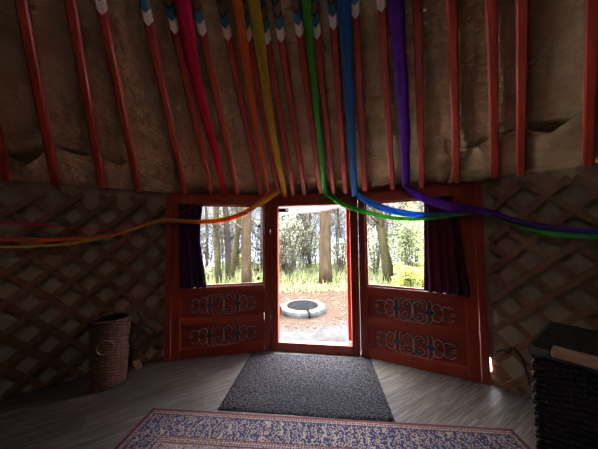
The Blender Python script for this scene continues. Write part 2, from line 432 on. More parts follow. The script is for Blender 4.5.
struct(ceil, 'brown felt roof lining above the red poles', 'ceiling')
GAPE = [(-42, .3), (-41.2, 1.4), (-39.5, 1.75), (-37.8, 1.2), (-36.8, .05), (-35, .3), (-32, .25), (-31, .05), (-29.5, .5), (-27.5, .95), (-26, .05), (-25, 1.2), (-23.6, 1.3), (-22, .5), (-19, .2)]
GAPE_R = [(33.6, .3), (34.8, .35), (36, .5), (38, .45), (39.7, .05), (41.2, .35), (42.7, .05), (44, .55), (45.6, .8), (47.2, .55), (48.9, .05), (52, .6), (55, .1)]
def flap(name, a0, a1, T_, G_, lab):
    mb = MB(); n = int((a1 - a0) / .4); cols = []
    for k in range(n + 1):
        az = a0 + (a1 - a0) * k / n; top = tab(T_, az); g = tab(G_, az); col = []
        for j in range(19):
            t = j / 18; l = -.075 + (top + .075) * t
            puff = .030 * math.sin(PI * min(1, t * 1.05)) * (.5 + .5 * math.sin(pole_gap(az) * PI / 2))
            w = .010 * noise.noise(Vector((az * .45, l * 9, 8))) * math.sin(PI * min(1, .15 + t))
            col.append(cone(az, l, -.055 + puff + w + .075 * g * t ** 2.2))
        cols.append(col)
    mb.grid(cols); struct(mb.build(name, M['felt'], None, True, .006), lab, 'roof lining')
flap('trim_1', -62, -18.8, HEM, GAPE, 'lower strip of brown felt with gaping top edge at left')
flap('trim_2', 33.5, 60, HEM_R, GAPE_R, 'lower strip of brown felt with gaping top edge at right')
# outer skirt of the tent closing the eaves, and the outer roof sheet
mb = MB(); rows = []
for r, z in ((RAD + .05, 1.70), (RAD + .17, 1.74), (RAD + .17, 1.85), (RAD + .02, 1.96), (1.5, 3.05), (FILL_CROWN, 3.92)):
    rows.append([cyl(k * 3, r, z) for k in range(121)])
mb.grid(rows); struct(mb.build('trim_3', M['canvas'], None, True, .004), 'pale outer canvas over the roof and eaves', 'outer canvas')

# ------------------------------------------------------------------ lattice
def lattice(a0, a1, z0, z1, php, phm, lab):
    root = empty('lattice_wall', Matrix.Translation(cyl((a0 + a1) / 2, RAD, 0)), label=lab, cat='lattice', group='lattice walls')
    inv = root.matrix_world.inverted()
    k = R_(1) * RAD; sp = .25; W = .0225
    for fam, ph, r in ((1, php, RAD - .030), (-1, phm, RAD - .012)):
        c0 = -60
        for i in range(-60, 60):
            c = ph + i * sp                 # z = fam*(az*k) + c
            pts = []
            n = 26
            lo, hi = None, None
            azs = [a0 + (a1 - a0) * j / 160 for j in range(161)]
            ok = [a for a in azs if z0 <= fam * a * k + c <= z1]
            if len(ok) < 6: continue
            s0, s1 = ok[0], ok[-1]; top, bot = [], []
            m = MB(); rings = []
            for j in range(n + 1):
                a = s0 + (s1 - s0) * j / n; z = fam * a * k + c
                da, dz = W * .72 / k, W * .72 * fam
                jit = .0
                ring = [cyl(a + da, r + .006, z - dz), cyl(a + da, r - .006, z - dz), cyl(a - da, r - .006, z + dz), cyl(a - da, r + .006, z + dz)]
                rings.append([m.bm.verts.new(inv @ p) for p in ring])
            for A, B in zip(rings, rings[1:]):
                for q in range(4): m.bm.faces.new((A[q], A[(q + 1) % 4], B[(q + 1) % 4], B[q]))
            m.bm.faces.new(rings[0]); m.bm.faces.new(rings[-1][::-1])
            m.build('lath', M['lath'], root)
    return root
kk = R_(1) * RAD
lattice(-64, AZ_L - .5, .03, 1.72, .561 + 41.07 * kk, 1.104 - 38.77 * kk + .0, 'brown wooden lattice wall left of the red front, behind the round basket')
lattice(AZ_R + .6, 74, .03, 1.72, .477 - 38.44 * kk, .706 + 38.61 * kk, 'brown wooden lattice wall right of the red front, behind the dark hamper')

# ------------------------------------------------------------------ roof poles
PL = 2.36 * 1.2336; TZ = TIP_RUN * 1.2336
def pole_section(z0, z1, n=2, taper=1.0):
    h, b = .0255, .009
    oc = [(-h, -h + b), (-h + b, -h), (h - b, -h), (h, -h + b), (h, h - b), (h - b, h), (-h + b, h), (-h, h - b)]
    m = MB(); rings = []
    for j in range(n + 1):
        z = z0 + (z1 - z0) * j / n
        rings.append([m.bm.verts.new((x, y, z)) for x, y in oc])
    for A, B in zip(rings, rings[1:]):
        for q in range(8): m.bm.faces.new((A[q], A[(q + 1) % 8], B[(q + 1) % 8], B[q]))
    m.bm.faces.new(rings[0][::-1]); m.bm.faces.new(rings[-1])
    return m
pole0 = empty('roof_pole')
p_a = pole_section(.03, TZ - .06, 3).build('pole_shaft', M['pole_red'], pole0)
p_b = pole_section(TZ - .06, PL, 3).build('painted_end', M['tip'], pole0)
p_b['label'] = 'upper end painted with white, blue and brown chevrons'
ordn = ['', 'second ', 'third ', 'fourth ', 'fifth ', 'sixth ']
PLAB = [f'{ordn[k]}red roof pole left of the crimson ribbon' for k in (5, 4, 3, 2, 1)] + [
    'red roof pole just left of the crimson ribbon', 'red roof pole just right of the crimson ribbon',
    'red roof pole just left of the orange ribbon', 'red roof pole squeezed between the orange and yellow ribbons',
    'red roof pole just right of the yellow ribbon', 'middle one of three red roof poles between the yellow and green ribbons',
    'red roof pole just left of the green ribbon', 'red roof pole just right of the green ribbon',
    'red roof pole just left of the blue ribbon', 'red roof pole just right of the blue ribbon',
    'red roof pole just left of the purple ribbon', 'red roof pole just right of the purple ribbon'] + [
    f'{ordn[k]}red roof pole right of the purple ribbon' for k in (1, 2, 3)] + ['red roof pole at the far right, fifth after the purple ribbon']
for i, (az, az1, run) in enumerate(POLES):
    a = R_((az + az1) / 2); o = cone(az, 0); tip = cone(az1, run)
    zdir = (tip - o).normalized(); o = tip - zdir * TZ
    xdir = Vector((math.cos(a), -math.sin(a), 0)); xdir = (xdir - zdir * xdir.dot(zdir)).normalized(); ydir = zdir.cross(xdir)
    if i == 0: root, kids = pole0, []
    else:
        root = pole0.copy(); COL.objects.link(root)
        for ch in (p_a, p_b):
            c = ch.copy(); COL.objects.link(c); c.parent = root
    root.matrix_world = frame_mx(o, xdir, ydir, zdir)
    tag(root, PLAB[i], 'roof pole', 'red roof poles')

# crown ring that holds the poles overhead
mb = MB(); ring = [cyl(k * 7.5, .76, WALL_H + SLOPE * (RAD - .76)) for k in range(48)]
mb.tube(ring, .05, 8, closed=True)
struct(mb.build('trim_4', M['pole_red'], None, True), 'red crown ring holding the roof poles overhead', 'crown')

mb = MB(); mb.lathe([(FILL_CROWN + .04, 3.93), (FILL_CROWN * .8, 4.03), (FILL_CROWN * .4, 4.09), (.01, 4.10)], 32, Matrix.Translation(AX))  # caps the unseen opening added to let in fill daylight
struct(mb.build('added_crown_dome', M['glass'], None, True), 'unseen clear dome over the added crown opening', 'added skylight')

# ------------------------------------------------------------------ red timber front
def panel_mx(i):
    u = (CORN[i + 1] - CORN[i]).normalized(); n = Vector((-u.y, u.x, 0))
    return frame_mx(CORN[i], u, n, Vector((0, 0, 1)))
def spiral(cx, cz, r0, r1, a0, a1, n=26):
    return [(cx + (r0 + (r1 - r0) * k / n) * math.cos(R_(a0 + (a1 - a0) * k / n)), cz + (r0 + (r1 - r0) * k / n) * math.sin(R_(a0 + (a1 - a0) * k / n))) for k in range(n + 1)]
def scrollwork(parent, cx, cz, yy):
    g, d, oj = MB(), MB(), MB()
    def T(pts, mbx, r):
        for sx in (1, -1):
            mbx.tube([(cx + sx * x, yy, cz + z) for x, z in pts], r, 5)
    for sz in (1, -1):
        f = lambda pts: [(x, z * sz) for x, z in pts]
        sp = [(.004, .0)] + spiral(.056, .048, .052, .012, 200, -260)
        T(f(sp), g, .0035); T(f(spiral(.056, .048, .043, .016, 190, -200)), d, .0055)
        T(f([(.004, .10), (.02, .112), (.05, .106), (.09, .112), (.12, .10), (.128, .07), (.122, .03), (.128, .008)]), g, .003)
        T(f(spiral(.215, .048, .052, .010, 245, -150)), g, .0035); T(f(spiral(.215, .048, .038, .014, 235, -120)), oj, .006)
        T(f([(.130, .10), (.145, .085), (.152, .06), (.15, .03)]), d, .006)
        T(f([(.14, .108), (.165, .095), (.17, .06), (.165, .03)]), g, .003)
        T(f(spiral(.285, .040, .036, .008, 230, -140)), g, .003); T(f(spiral(.285, .040, .025, .010, 220, -120)), d, .006)
        T(f([(.312, .012), (.33, .03), (.352, .032), (.372, .026)]), d, .004)
        T(f([(.318, .008), (.335, .012), (.355, .012)]), g, .0025); T(f([(.30, .075), (.325, .062), (.345, .046)]), g, .0025)
        T(f([(.10, .03), (.107, .06), (.10, .085)]), oj, .004)
    a = g.build('scrollwork', M['scroll'], parent, True); a['label'] = 'pale silvery scroll outlines'
    b = d.build('dark_scrollwork', M['scroll_dark'], parent, True); b['label'] = 'dark teal inner curls'
    c = oj.build('rust_scrollwork', M['scroll_orange'], parent, True); c['label'] = 'rust orange inner curls'
    for sx in (1, -1):
        m = MB(); N = 20
        out = [(cx + sx * .148 + .042 * math.cos(2 * PI * k / N), cz + .021 * math.sin(2 * PI * k / N) * (1 - .5 * abs(math.cos(2 * PI * k / N)) ** 3)) for k in range(N)]
        m.prism(out, yy - .006, yy + .004)
        l = m.build('painted_leaf', M['leaf_blue'], parent); l['label'] = 'small blue leaf'
def window_panel(i, name, mirror, label):
    w = (CORN[i + 1] - CORN[i]).length - .003
    root = empty(name, panel_mx(i) @ Matrix.Translation((.0015, 0, 0))); struct(root, label, 'window')
    def X(a, b): return (w - b, w - a) if mirror else (a, b)
    def bx(nm, u0, u1, z0, z1, y0=0.0, y1=.06, m='red', bev=.004, lab=None):
        a, b = X(u0, u1); o = MB().box((a, y0, z0), (b, y1, z1), bev).build(nm, M[m], root)
        if lab: o['label'] = lab
        return o
    ui = w - .07                           # inner edge of the opening, door side
    bx('post', 0, .060, 0, FR_H, -.014, .06)
    bx('stile', .0625, .146, 0, FR_H); bx('stile', ui, w, 0, FR_H)
    bx('rail', .148, ui - .002, 0, .095); bx('rail', .148, ui - .002, .335, .420)
    bx('rail', .148, ui - .002, .672, .745); bx('rail', .148, ui - .002, 1.655, FR_H)
    bx('window_stile', .148, .220, .747, 1.653)
    for z0, z1 in ((.095, .335), (.42, .672)):
        p = bx('carved_panel', .146, ui, z0, z1, .020, .034, 'red_recess', 0)
        a, b = X(.146, ui); m = MB(); e = .010
        m.box((a, .004, z0), (a + e, .021, z1), .002).box((b - e, .004, z0), (b, .021, z1), .002).box((a + e, .004, z0), (b - e, .021, z0 + e), .002).box((a + e, .004, z1 - e), (b - e, .021, z1), .002)
        m.build('bead', M['red'], p)
        scrollwork(p, (a + b) / 2, (z0 + z1) / 2, .017)
    if not mirror:                          # strips added to block daylight through most of the joint with the jamb
        for z0, z1 in ((0, .35), (.44, 1.30), (1.37, FR_H)): MB().box((w - .001, .026, z0), (w + .014, .040, z1)).build('joint_light_stop', M['red'], root)
    MB().box((.0, .03, FR_H + .002), (w, .15, FR_H + .03), .003).build('eave_light_stop', M['red'], root)  # unseen board added above the frame to stop daylight leaking in
    # slim glazing frame and pane
    a, b = X(.221, ui - .001); m = MB(); e = .016
    m.box((a, .038, .746), (a + e, .058, 1.654)).box((b - e, .038, .746), (b, .058, 1.654)).box((a, .038, .746), (b, .058, .746 + e)).box((a, .038, 1.654 - e), (b, .058, 1.654))
    m.build('glazing_bead', M['red'], root)
    MB().box((a + e, .046, .746 + e), (b - e, .050, 1.654 - e)).build('window_pane', M['glass'], root)
    return root
window_panel(0, 'window_1', False, 'red timber panel left of the doorway with window above two scroll-painted panels')
window_panel(2, 'window_2', True, 'red timber panel right of the doorway with window above two scroll-painted panels')

wd = (CORN[2] - CORN[1]).length
door = empty('door_1', panel_mx(1)); struct(door, 'red timber doorway standing open between the two windows', 'door')
for nm, lo, hi in (('jamb', (.0015, -.008, 0), (.087, .07, FR_H)), ('jamb', (.908, -.008, 0), (wd - .0015, .07, FR_H)), ('lintel', (.088, -.004, 1.645), (.907, .066, FR_H)), ('threshold', (.088, -.008, 0), (.907, .075, .098))):
    MB().box(lo, hi, .004).build(nm, M['red'], door)
MB().box((.002, .03, FR_H + .002), (wd - .002, .13, FR_H + .03), .003).build('eave_light_stop', M['red'], door)  # unseen board added over the lintel, blocks the eave light leak
# open leaf, swung out on the right-hand hinges
lf = MB(); LW = .76
leaf_dir = (panel_mx(1).inverted().to_3x3() @ Vector((.198, .980, 0))).normalized(); lx = leaf_dir; ly = Vector((lx.y, -lx.x, 0))
leaf = empty('door_leaf'); leaf.parent = door; leaf.matrix_local = frame_mx(Vector((.874, .085, .115)), lx, ly, Vector((0, 0, 1)))
for nm, lo, hi, m in (('leaf_stile', (0, 0, 0), (.09, .042, 1.50), 'red'), ('leaf_stile', (LW - .09, 0, 0), (LW, .042, 1.50), 'red'), ('leaf_rail', (.09, 0, 1.40), (LW - .09, .042, 1.50), 'red'), ('leaf_rail', (.09, 0, .60), (LW - .09, .042, .70), 'red'), ('leaf_rail', (.09, 0, 0), (LW - .09, .042, .10), 'red'), ('leaf_panel', (.09, .012, .10), (LW - .09, .030, .60), 'red_recess'), ('leaf_pane', (.09, .018, .70), (LW - .09, .024, 1.40), 'glass')):
    MB().box(lo, hi, .003 if 'pane' not in nm else 0).build(nm, M[m], leaf)
MB().tube([(.70, -.002, .62), (.70, -.04, .62), (.62, -.04, .62)], .008, 6).build('leaf_handle', M['black'], leaf)
# black hasp on the left jamb
hs = MB(); out = [(.085, -.025), (.175, -.025)] + [(.175 + .025 * math.cos(R_(a)), .025 * math.sin(R_(a))) for a in range(-75, 90, 15)] + [(.175, .025), (.085, .025)]
for k in range(20):
    a0, a1 = 2 * PI * k / 20, 2 * PI * (k + 1) / 20
    o0, o1 = .0245, .0245; i0 = .0085
    q = [(.178 + r * math.cos(a), r * math.sin(a)) for r, a in ((i0, a0), (o0, a0), (o1, a1), (i0, a1))]
    hs.prism([(x, 1.605 + z) for x, z in q], .074, .080)
hs.box((.075, .0741, 1.581), (.158, .0799, 1.629))
h = hs.build('hasp', M['black'], door); h['label'] = 'black metal hasp with a round hole'

# pale canvas flap outside above the doorway
mx = panel_mx(1); fm = MB(); rows = []
for j in range(7):
    row = []
    for k in range(25):
        u = -.02 + 1.04 * k / 24; t = j / 6
        low = 1.535 + .11 * u + .008 * math.sin(u * 9)
        row.append(mx @ Vector((u, .16 + .05 * t + .012 * math.sin(u * 14 + 1), 1.80 + (low - 1.80) * t)))
    rows.append(row)
fm.grid(rows); tag(fm.build('canvas_flap', M['flap'], None, True, .004), 'pale pinkish canvas flap hanging outside above the open doorway', 'canvas flap')

# ------------------------------------------------------------------ curtains
def curtain(i, pts_top, pts_bot, side, m, label, folds, off):
    # pts: (left,right) pixel columns of the curtain at several heights
    rows = []
    prof = pts_top
    n = 64
    mx = panel_mx(i); inv = mx.inverted()
    for (xl, xr, yl, yr) in prof:
        a = inv @ on_panel(i, xl, yl, -off); b = inv @ on_panel(i, xr, yr, -off)
        rows.append((a, b))
    fine = []
    for q in range(len(rows) - 1):
        for t in range(6):
            s = t / 6; fine.append((rows[q][0].lerp(rows[q + 1][0], s), rows[q][1].lerp(rows[q + 1][1], s)))
    fine.append(rows[-1])
    mbc = MB(); R = []
    for qi, (a, b) in enumerate(fine):
        v = qi / (len(fine) - 1); r = []
        for k in range(n + 1):
            t = k / n; ph = folds * 2 * PI * t + .5 * math.sin(3 * v + t * 5)
            amp = (.008 + .014 * v) * (1 + .5 * math.sin(t * 17))
            p = a.lerp(b, t + .10 / folds * math.sin(2 * ph) / 6.28); p = Vector((p.x, p.y + amp * math.sin(ph), p.z + .006 * math.sin(ph + 1) * v))
            r.append(p)
        R.append(r)
    mbc.grid(R)
    root = empty('curtain', mx, label=label, cat='curtain', group='window curtains')
    mbc.build('curtain_cloth', M[m], root, True, .0025)
    w = MB(); a, b = fine[0]; w.tube([(a.x - .03, a.y, a.z - .012), (b.x + .03, b.y, b.z - .012)], .004, 6); w.build('curtain_wire', M['black'], root, True)
    return root
curtain(0, [(178.5, 203.0, 203.5, 204.5), (178.5, 200.5, 225, 225), (179, 200, 240, 240), (179, 203, 262, 262), (180, 206.5, 289, 287.5)], None, 0, 'curtain_l', 'dark gathered curtain drawn to the left side of the left window', 4, .040)
curtain(2, [(424, 451.5, 198, 195.5), (424, 457, 215, 213), (424, 461, 235, 234), (424, 465, 260, 262), (424, 471, 291, 297)], None, 0, 'curtain', 'plum purple gathered curtain drawn over the right side of the right window', 5, .045)

# ------------------------------------------------------------------ hanging string of card-suit charms in the left window
mx = panel_mx(0); gl = empty('charm_string', mx, label='string of small card suit charms hanging at the right side of the left window', cat='hanging ornament')
inv = mx.inverted()
def gp(x, y): return inv @ on_panel(0, x, y, .03)
sp_ = [gp(259.3, 206), gp(258.8, 240), gp(258.3, 281)]
MB().tube(sp_, .0009, 4).build('string', M['charm_clear'], gl)
def suit(kind):
    if kind == 'diamond': return [(0, -1), (.75, 0), (0, 1), (-.75, 0)]
    o = []
    for k in range(24):
        a = 2 * PI * k / 24; x, z = math.cos(a), math.sin(a)
        if kind == 'drop': o.append((x * .6 * (1 - .4 * z), z))
        else:
            o.append((.85 * x * (1 - .55 * max(0, z)) , z if z > 0 else .75 * z))
    if kind == 'spade': o = o[:18] + [(-.1, -.7), (-.3, -1.1), (.3, -1.1), (.1, -.7)] + o[19:]
    return o
for (x, y, kd, m) in ((259.2, 226, 'spade', 'charm_black'), (258.9, 238, 'drop', 'charm_clear'), (258.7, 250, 'drop', 'charm_clear'), (258.6, 260, 'drop', 'charm_clear'), (258.4, 270, 'diamond', 'charm_red'), (258.3, 278.5, 'spade', 'charm_black')):
    p = gp(x, y); c = MB(); sz = .021 if m != 'charm_clear' else .015
    c.prism([(p.x + sz * a, p.z + sz * b) for a, b in suit(kd)], p.y - .002, p.y + .002)
    c.build('charm', M[m], gl)['label'] = {'charm_black': 'black charm', 'charm_red': 'red diamond charm', 'charm_clear': 'clear pale charm'}[m]

# ------------------------------------------------------------------ ribbons
def strip(paths, name, m, label):
    """paths: list of (point, width, across-direction)"""
    mbx = MB(); rows = []
    for p, w, d in paths:
        rows.append([p - d * w / 2 + Vector((0, 0, 0)), p - d * w / 6, p + d * w / 6, p + d * w / 2])
    mbx.grid(rows); o = mbx.build(name, M[m], None, True, .0012)
    return tag(o, label, 'ribbon', 'rainbow ribbons hung from the roof')
def roof_leg(azs, w_top, w_bot, drop=.055):
    out = []
    N = 26
    for k in range(N + 1):
        t = k / N; run = 2.2 + (.03 - 2.2) * t
        # azs: list of (run, az)
        az = azs[0][1]
        for (r0, a0), (r1, a1) in zip(azs, azs[1:]):
            if r1 <= run <= r0: az = a0 + (a1 - a0) * (r0 - run) / (r0 - r1)
        if run < azs[-1][0]: az = azs[-1][1]
        p = cone(az, run, drop + .012 * math.sin(t * 9 + azs[0][1])); a = R_(az)
        d = Vector((math.cos(a), -math.sin(a), .18 * math.sin(t * 7 + azs[0][1]))).normalized()
        w = w_top + (w_bot - w_top) * max(0, min(1, (t - .35) / .65)); out.append((p, w * (1 - .12 * math.sin(t * 21) ** 2), d))
    return out
def swag(pts, widths, tw0=0.0, n=8):
    P = smooth_path(pts, n); out = []
    for k, p in enumerate(P):
        t = k / (len(P) - 1); f = t * (len(widths) - 1); i = min(int(f), len(widths) - 2); w = widths[i] + (widths[i + 1] - widths[i]) * (f - i)
        tan = (P[min(k + 1, len(P) - 1)] - P[max(k - 1, 0)]).normalized()
        nrm = Vector((-p.x + AX.x, -p.y + AX.y, .0)); nrm = (nrm - tan * nrm.dot(tan)).normalized()
        d = tan.cross(nrm).normalized()
        if d.z < 0: d = -d
        tw = tw0 * math.sin(PI * t * 2.2 + .4)
        d = (d * math.cos(tw) + nrm * math.sin(tw)).normalized(); out.append((p, w, d))
    return out
def wl(x, y, off=.06): return on_wall(x, y, RAD - off)
def pn(i, x, y, off=.09): return on_panel(i, x, y, -off)
RB = [
 ('r_pink', 'crimson ribbon from the roof, trailing left over the left window top', [(2.2, -12.6), (1.36, -12.1), (1.11, -12.2), (.77, -11.34), (.54, -10.5), (.15, -10.05)], .105, .05,
  [pn(0, 222, 189), pn(0, 211, 197), pn(0, 190, 208), pn(0, 172, 217, .07), wl(150, 222), wl(120, 229), wl(85, 229), wl(50, 226), wl(0, 223, .07), cyl(-50, RAD - .07, 1.42), cyl(-58, RAD - .07, 1.5)], [.008, .006, .008, .008, .010, .014, .016, .016]),
 ('r_orange', 'orange ribbon from the roof, trailing left under the yellow one', [(2.2, -2.4), (1.38, -1.75), (.82, -1.6), (.1, -.75)], .072, .03,
  [pn(0, 267, 193), pn(0, 262, 200), pn(0, 246, 212), pn(0, 228, 219), pn(0, 205, 222.5), pn(0, 180, 222), pn(0, 167, 221, .07), wl(150, 223.5), wl(125, 232), wl(95, 237), wl(50, 240), wl(0, 240, .07), cyl(-50, RAD - .07, 1.30), cyl(-58, RAD - .07, 1.42)], [.03, .05, .05, .03, .03, .03, .03, .035, .02, .015]),
 ('r_yellow', 'yellow ribbon from the roof, swagged left across the left window', [(2.2, 1.2), (1.38, 1.44), (.79, 1.65), (.2, 2.58)], .085, .06,
  [pn(1, 283, 187, .06), pn(1, 274, 195, .08), pn(0, 255, 207), pn(0, 238, 215), pn(0, 218, 220), pn(0, 198, 221.5), pn(0, 180, 220.5), pn(0, 167, 219.5, .075), wl(151, 222.5), wl(135, 228.5), wl(115, 234.5), wl(75, 243), wl(40, 246), wl(5, 247, .07), cyl(-50, RAD - .08, 1.26), cyl(-58, RAD - .08, 1.38)], [.05, .045, .045, .045, .03, .025, .03, .03, .02, .02, .012]),
 ('r_green', 'green ribbon from the roof, swagged right below the blue one', [(2.2, 11.8), (1.325, 11.64), (.79, 11.35), (.06, 11.27)], .058, .055,
  [pn(1, 325, 189, .06), pn(1, 333, 198, .08), pn(1, 348, 206.5), pn(2, 366, 212), pn(2, 390, 217.5), pn(2, 415, 219), pn(2, 440, 217.5), pn(2, 462, 214), pn(2, 478, 213, .07), wl(496, 217), wl(520, 226), wl(545, 232), wl(575, 235.5), wl(598, 237, .07), cyl(57, RAD - .07, 1.27), cyl(68, RAD - .07, 1.40)], [.055, .06, .045, .03, .03, .03, .03, .05, .03, .015]),
 ('r_blue', 'blue ribbon from the roof, swagged right across the right window', [(2.2, 18.9), (1.29, 18.47), (.73, 17.71), (.03, 17.27)], .088, .062,
  [pn(1, 354.5, 190, .06), pn(2, 364, 199, .08), pn(2, 380, 207), pn(2, 400, 212.5), pn(2, 424, 215), pn(2, 448, 214), pn(2, 470, 211, .08), wl(492, 213), wl(518, 222), wl(545, 228), wl(575, 231), wl(598, 232, .08), cyl(57, RAD - .08, 1.31), cyl(68, RAD - .08, 1.45)], [.06, .075, .065, .045, .035, .03, .03, .025, .025]),
 ('r_purple', 'purple ribbon from the roof, falling right over the plum curtain', [(2.2, 27.1), (1.22, 27.14), (.62, 27.29), (.04, 26.76)], .092, .075,
  [pn(2, 405.5, 185, .06), pn(2, 412, 191, .09), pn(2, 424, 198, .1), pn(2, 440, 204, .11), pn(2, 460, 208, .11), pn(2, 477, 210, .09), wl(495, 214, .08), wl(520, 221.5, .08), wl(560, 228, .08), wl(598, 230, .08), cyl(57, RAD - .09, 1.33), cyl(68, RAD - .09, 1.48)], [.05, .08, .085, .06, .03, .022, .02]),
]
for m, lab, azs, wt, wb, sw, ws in RB:
    a = roof_leg(azs, wt, wb); b = swag(sw, ws, .35)
    strip(a + b, 'ribbon', m, lab)

# ------------------------------------------------------------------ door mat and rug
def flat_piece(name, w, d, h, e1, org, m, nx, ny, amp, seed):
    root = None
    mbx = MB(); rows = []
    for j in range(ny + 1):
        r = []
        for k in range(nx + 1):
            x, y = -w / 2 + w * k / nx, -d / 2 + d * j / ny
            e = min(w / 2 - abs(x), d / 2 - abs(y)); z = h * min(1, .35 + e / .03) + amp * random.uniform(-1, 1) + .0015 * noise.noise(Vector((x * 4, y * 4, seed)))
            r.append((x, y, z))
        rows.append(r)
    mbx.grid(rows)
    # skirt to the floor
    edge = [rows[0][k] for k in range(nx + 1)] + [rows[j][nx] for j in range(1, ny + 1)] + [rows[ny][k] for k in range(nx - 1, -1, -1)] + [rows[j][0] for j in range(ny - 1, 0, -1)]
    lo = [mbx.bm.verts.new((p[0], p[1], .0005)) for p in edge]; hi = [mbx.bm.verts.new(p) for p in edge]
    for k in range(len(edge)): mbx.bm.faces.new((lo[k], lo[(k + 1) % len(edge)], hi[(k + 1) % len(edge)], hi[k]))
    mbx.bm.faces.new(lo)
    o = mbx.build(name, m); e2 = Vector((-e1.y, e1.x, 0)); o.matrix_world = frame_mx(org, e1, e2, Vector((0, 0, 1))); return o
a = R_(-4.9); e1 = Vector((math.cos(a), math.sin(a), 0)); e2 = Vector((-e1.y, e1.x, 0))
rug_back = Vector((-1.124, 1.799, 0)).lerp(Vector((1.40, 1.582, 0)), .5)
rug = flat_piece('rug', RUG_W, RUG_D, .009, e1, rug_back - e2 * RUG_D / 2, M['rug'], 100, 70, .0004, 1)
tag(rug, 'navy and cream Persian rug with a maroon edge lying before the charcoal mat', 'rug')
a = R_(-5.7); e1 = Vector((math.cos(a), math.sin(a), 0)); e2 = Vector((-e1.y, e1.x, 0))
mcen = Vector((.057, 2.127, 0))
dm = flat_piece('door_mat', 1.286, .835, .012, e1, mcen, M['mat'], 170, 108, .0035, 2)
tag(dm, 'charcoal grey rectangular door mat in front of the open doorway', 'door mat')

# ------------------------------------------------------------------ round wicker basket
bc = Vector((-1.718, 2.112, 0)); bk = empty('wicker_basket', Matrix.Translation(bc), label='round brown wicker basket with ring handle by the left lattice wall', cat='basket')
BH = .57
def br(z): return .124 + .017 * z / BH
m = MB(); NS = 72; rows_n = 46
for j in range(rows_n):
    z = .012 + (BH - .03) * j / (rows_n - 1); pts = []
    for k in range(NS):
        a_ = 2 * PI * k / NS; ph = PI if j % 2 else 0
        pts.append(((br(z) + .005 * math.cos(a_ * 12 + ph)) * math.cos(a_), (br(z) + .005 * math.cos(a_ * 12 + ph)) * math.sin(a_), z))
    m.tube(pts, .0066, 5, closed=True)
for k in range(24):
    a_ = 2 * PI * k / 24
    m.tube([(br(z) * math.cos(a_), br(z) * math.sin(a_), z) for z in (.005, BH / 2, BH)], .004, 5)
m.build('woven_body', M['wicker'], bk, True)
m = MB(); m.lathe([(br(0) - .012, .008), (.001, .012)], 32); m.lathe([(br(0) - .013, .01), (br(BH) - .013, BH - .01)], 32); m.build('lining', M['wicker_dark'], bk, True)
m = MB()
for s_ in (0, 1):
    pts = [((br(BH) + .010 * math.cos(k * PI / 3 + s_ * PI)) * math.cos(2 * PI * k / 96), (br(BH) + .010 * math.cos(k * PI / 3 + s_ * PI)) * math.sin(2 * PI * k / 96), BH + .007 * math.sin(k * PI / 3 + s_ * PI)) for k in range(96)]
    m.tube(pts, .0085, 6, closed=True)
m.build('rim', M['wicker'], bk, True)
hd = (Vector((0, 0, 0)) - bc); ha = math.atan2(hd.y, hd.x) - .20
m = MB(); hc = Vector(((br(.36) + .014) * math.cos(ha), (br(.36) + .014) * math.sin(ha), .365)); tx = Vector((-math.sin(ha), math.cos(ha), 0))
m.tube([hc + tx * .058 * math.cos(2 * PI * k / 28) + Vector((0, 0, .058 * math.sin(2 * PI * k / 28))) for k in range(28)], .006, 6, closed=True)
h_ = m.build('ring_handle', M['ring'], bk, True); h_['label'] = 'pale cane ring handle'

# ------------------------------------------------------------------ dark wicker hamper
eb = Vector((.82, .572, 0)).normalized(); er = Vector((eb.y, -eb.x, 0)); ho = Vector((1.29, 1.30, 0))
hm = empty('wicker_hamper', frame_mx(ho, er, eb, Vector((0, 0, 1))), label='dark brown wicker hamper with pale wooden strip on its lid by right lattice wall', cat='hamper')
HW, HD, HH = .80, .55, .635
def weave_face(m, p0, du, L, H, nrow, nst, z0=0.0):
    nrm = Vector((du.y, -du.x, 0))
    for j in range(nrow):
        z = z0 + H * (j + .5) / nrow; ns = nst * 4; ph = PI if j % 2 else 0
        m.tube([p0 + du * (L * k / ns) + nrm * (.0055 * math.cos(PI * k / 4 * 2 / 2 + ph)) + Vector((0, 0, z)) for k in range(ns + 1)], H / nrow * .52, 5)
    for k in range(nst + 1):
        m.tube([p0 + du * (L * k / nst) + Vector((0, 0, z0)), p0 + du * (L * k / nst) + Vector((0, 0, z0 + H))], .006, 5)
m = MB(); Z = Vector((0, 0, 0))
weave_face(m, Vector((0, 0, 0)), Vector((1, 0, 0)), HW, HH, 44, 18)
weave_face(m, Vector((0, HD, 0)), Vector((0, -1, 0)), HD, HH, 44, 13)
weave_face(m, Vector((HW, HD, 0)), Vector((-1, 0, 0)), HW, HH, 44, 18)
weave_face(m, Vector((HW, 0, 0)), Vector((0, 1, 0)), HD, HH, 44, 13)
m.build('woven_body', M['wicker_dark'], hm, True)
MB().box((.008, .008, .004), (HW - .008, HD - .008, HH)).build('inner_box', M['wicker_dark'], hm)
m = MB()
for k in range(34):
    y = HD * (k + .5) / 34; m.tube([(-.012 + (HW + .024) * q / 40, -.012 + (HD + .024) * (k + .5) / 34, HH + .045 + .004 * math.cos(q * PI / 2 + (PI if k % 2 else 0))) for q in range(41)], .0088, 5)
for j in range(4):
    z = HH + .008 + j * .011
    m.tube([(-.014, -.014, z), (HW + .014, -.014, z), (HW + .014, HD + .014, z), (-.014, HD + .014, z)], .007, 5, closed=True)
m.build('lid', M['wicker_dark'], hm, True)
for k in range(2):
    s = MB().box((.075 + .36 * k, -.030, HH + .022), (.44 + .30 * k, .03, HH + .066), .004) if k == 0 else None
    if s: s.build('lid_strip', M['pale_wood'], hm)['label'] = 'pale wooden strip'
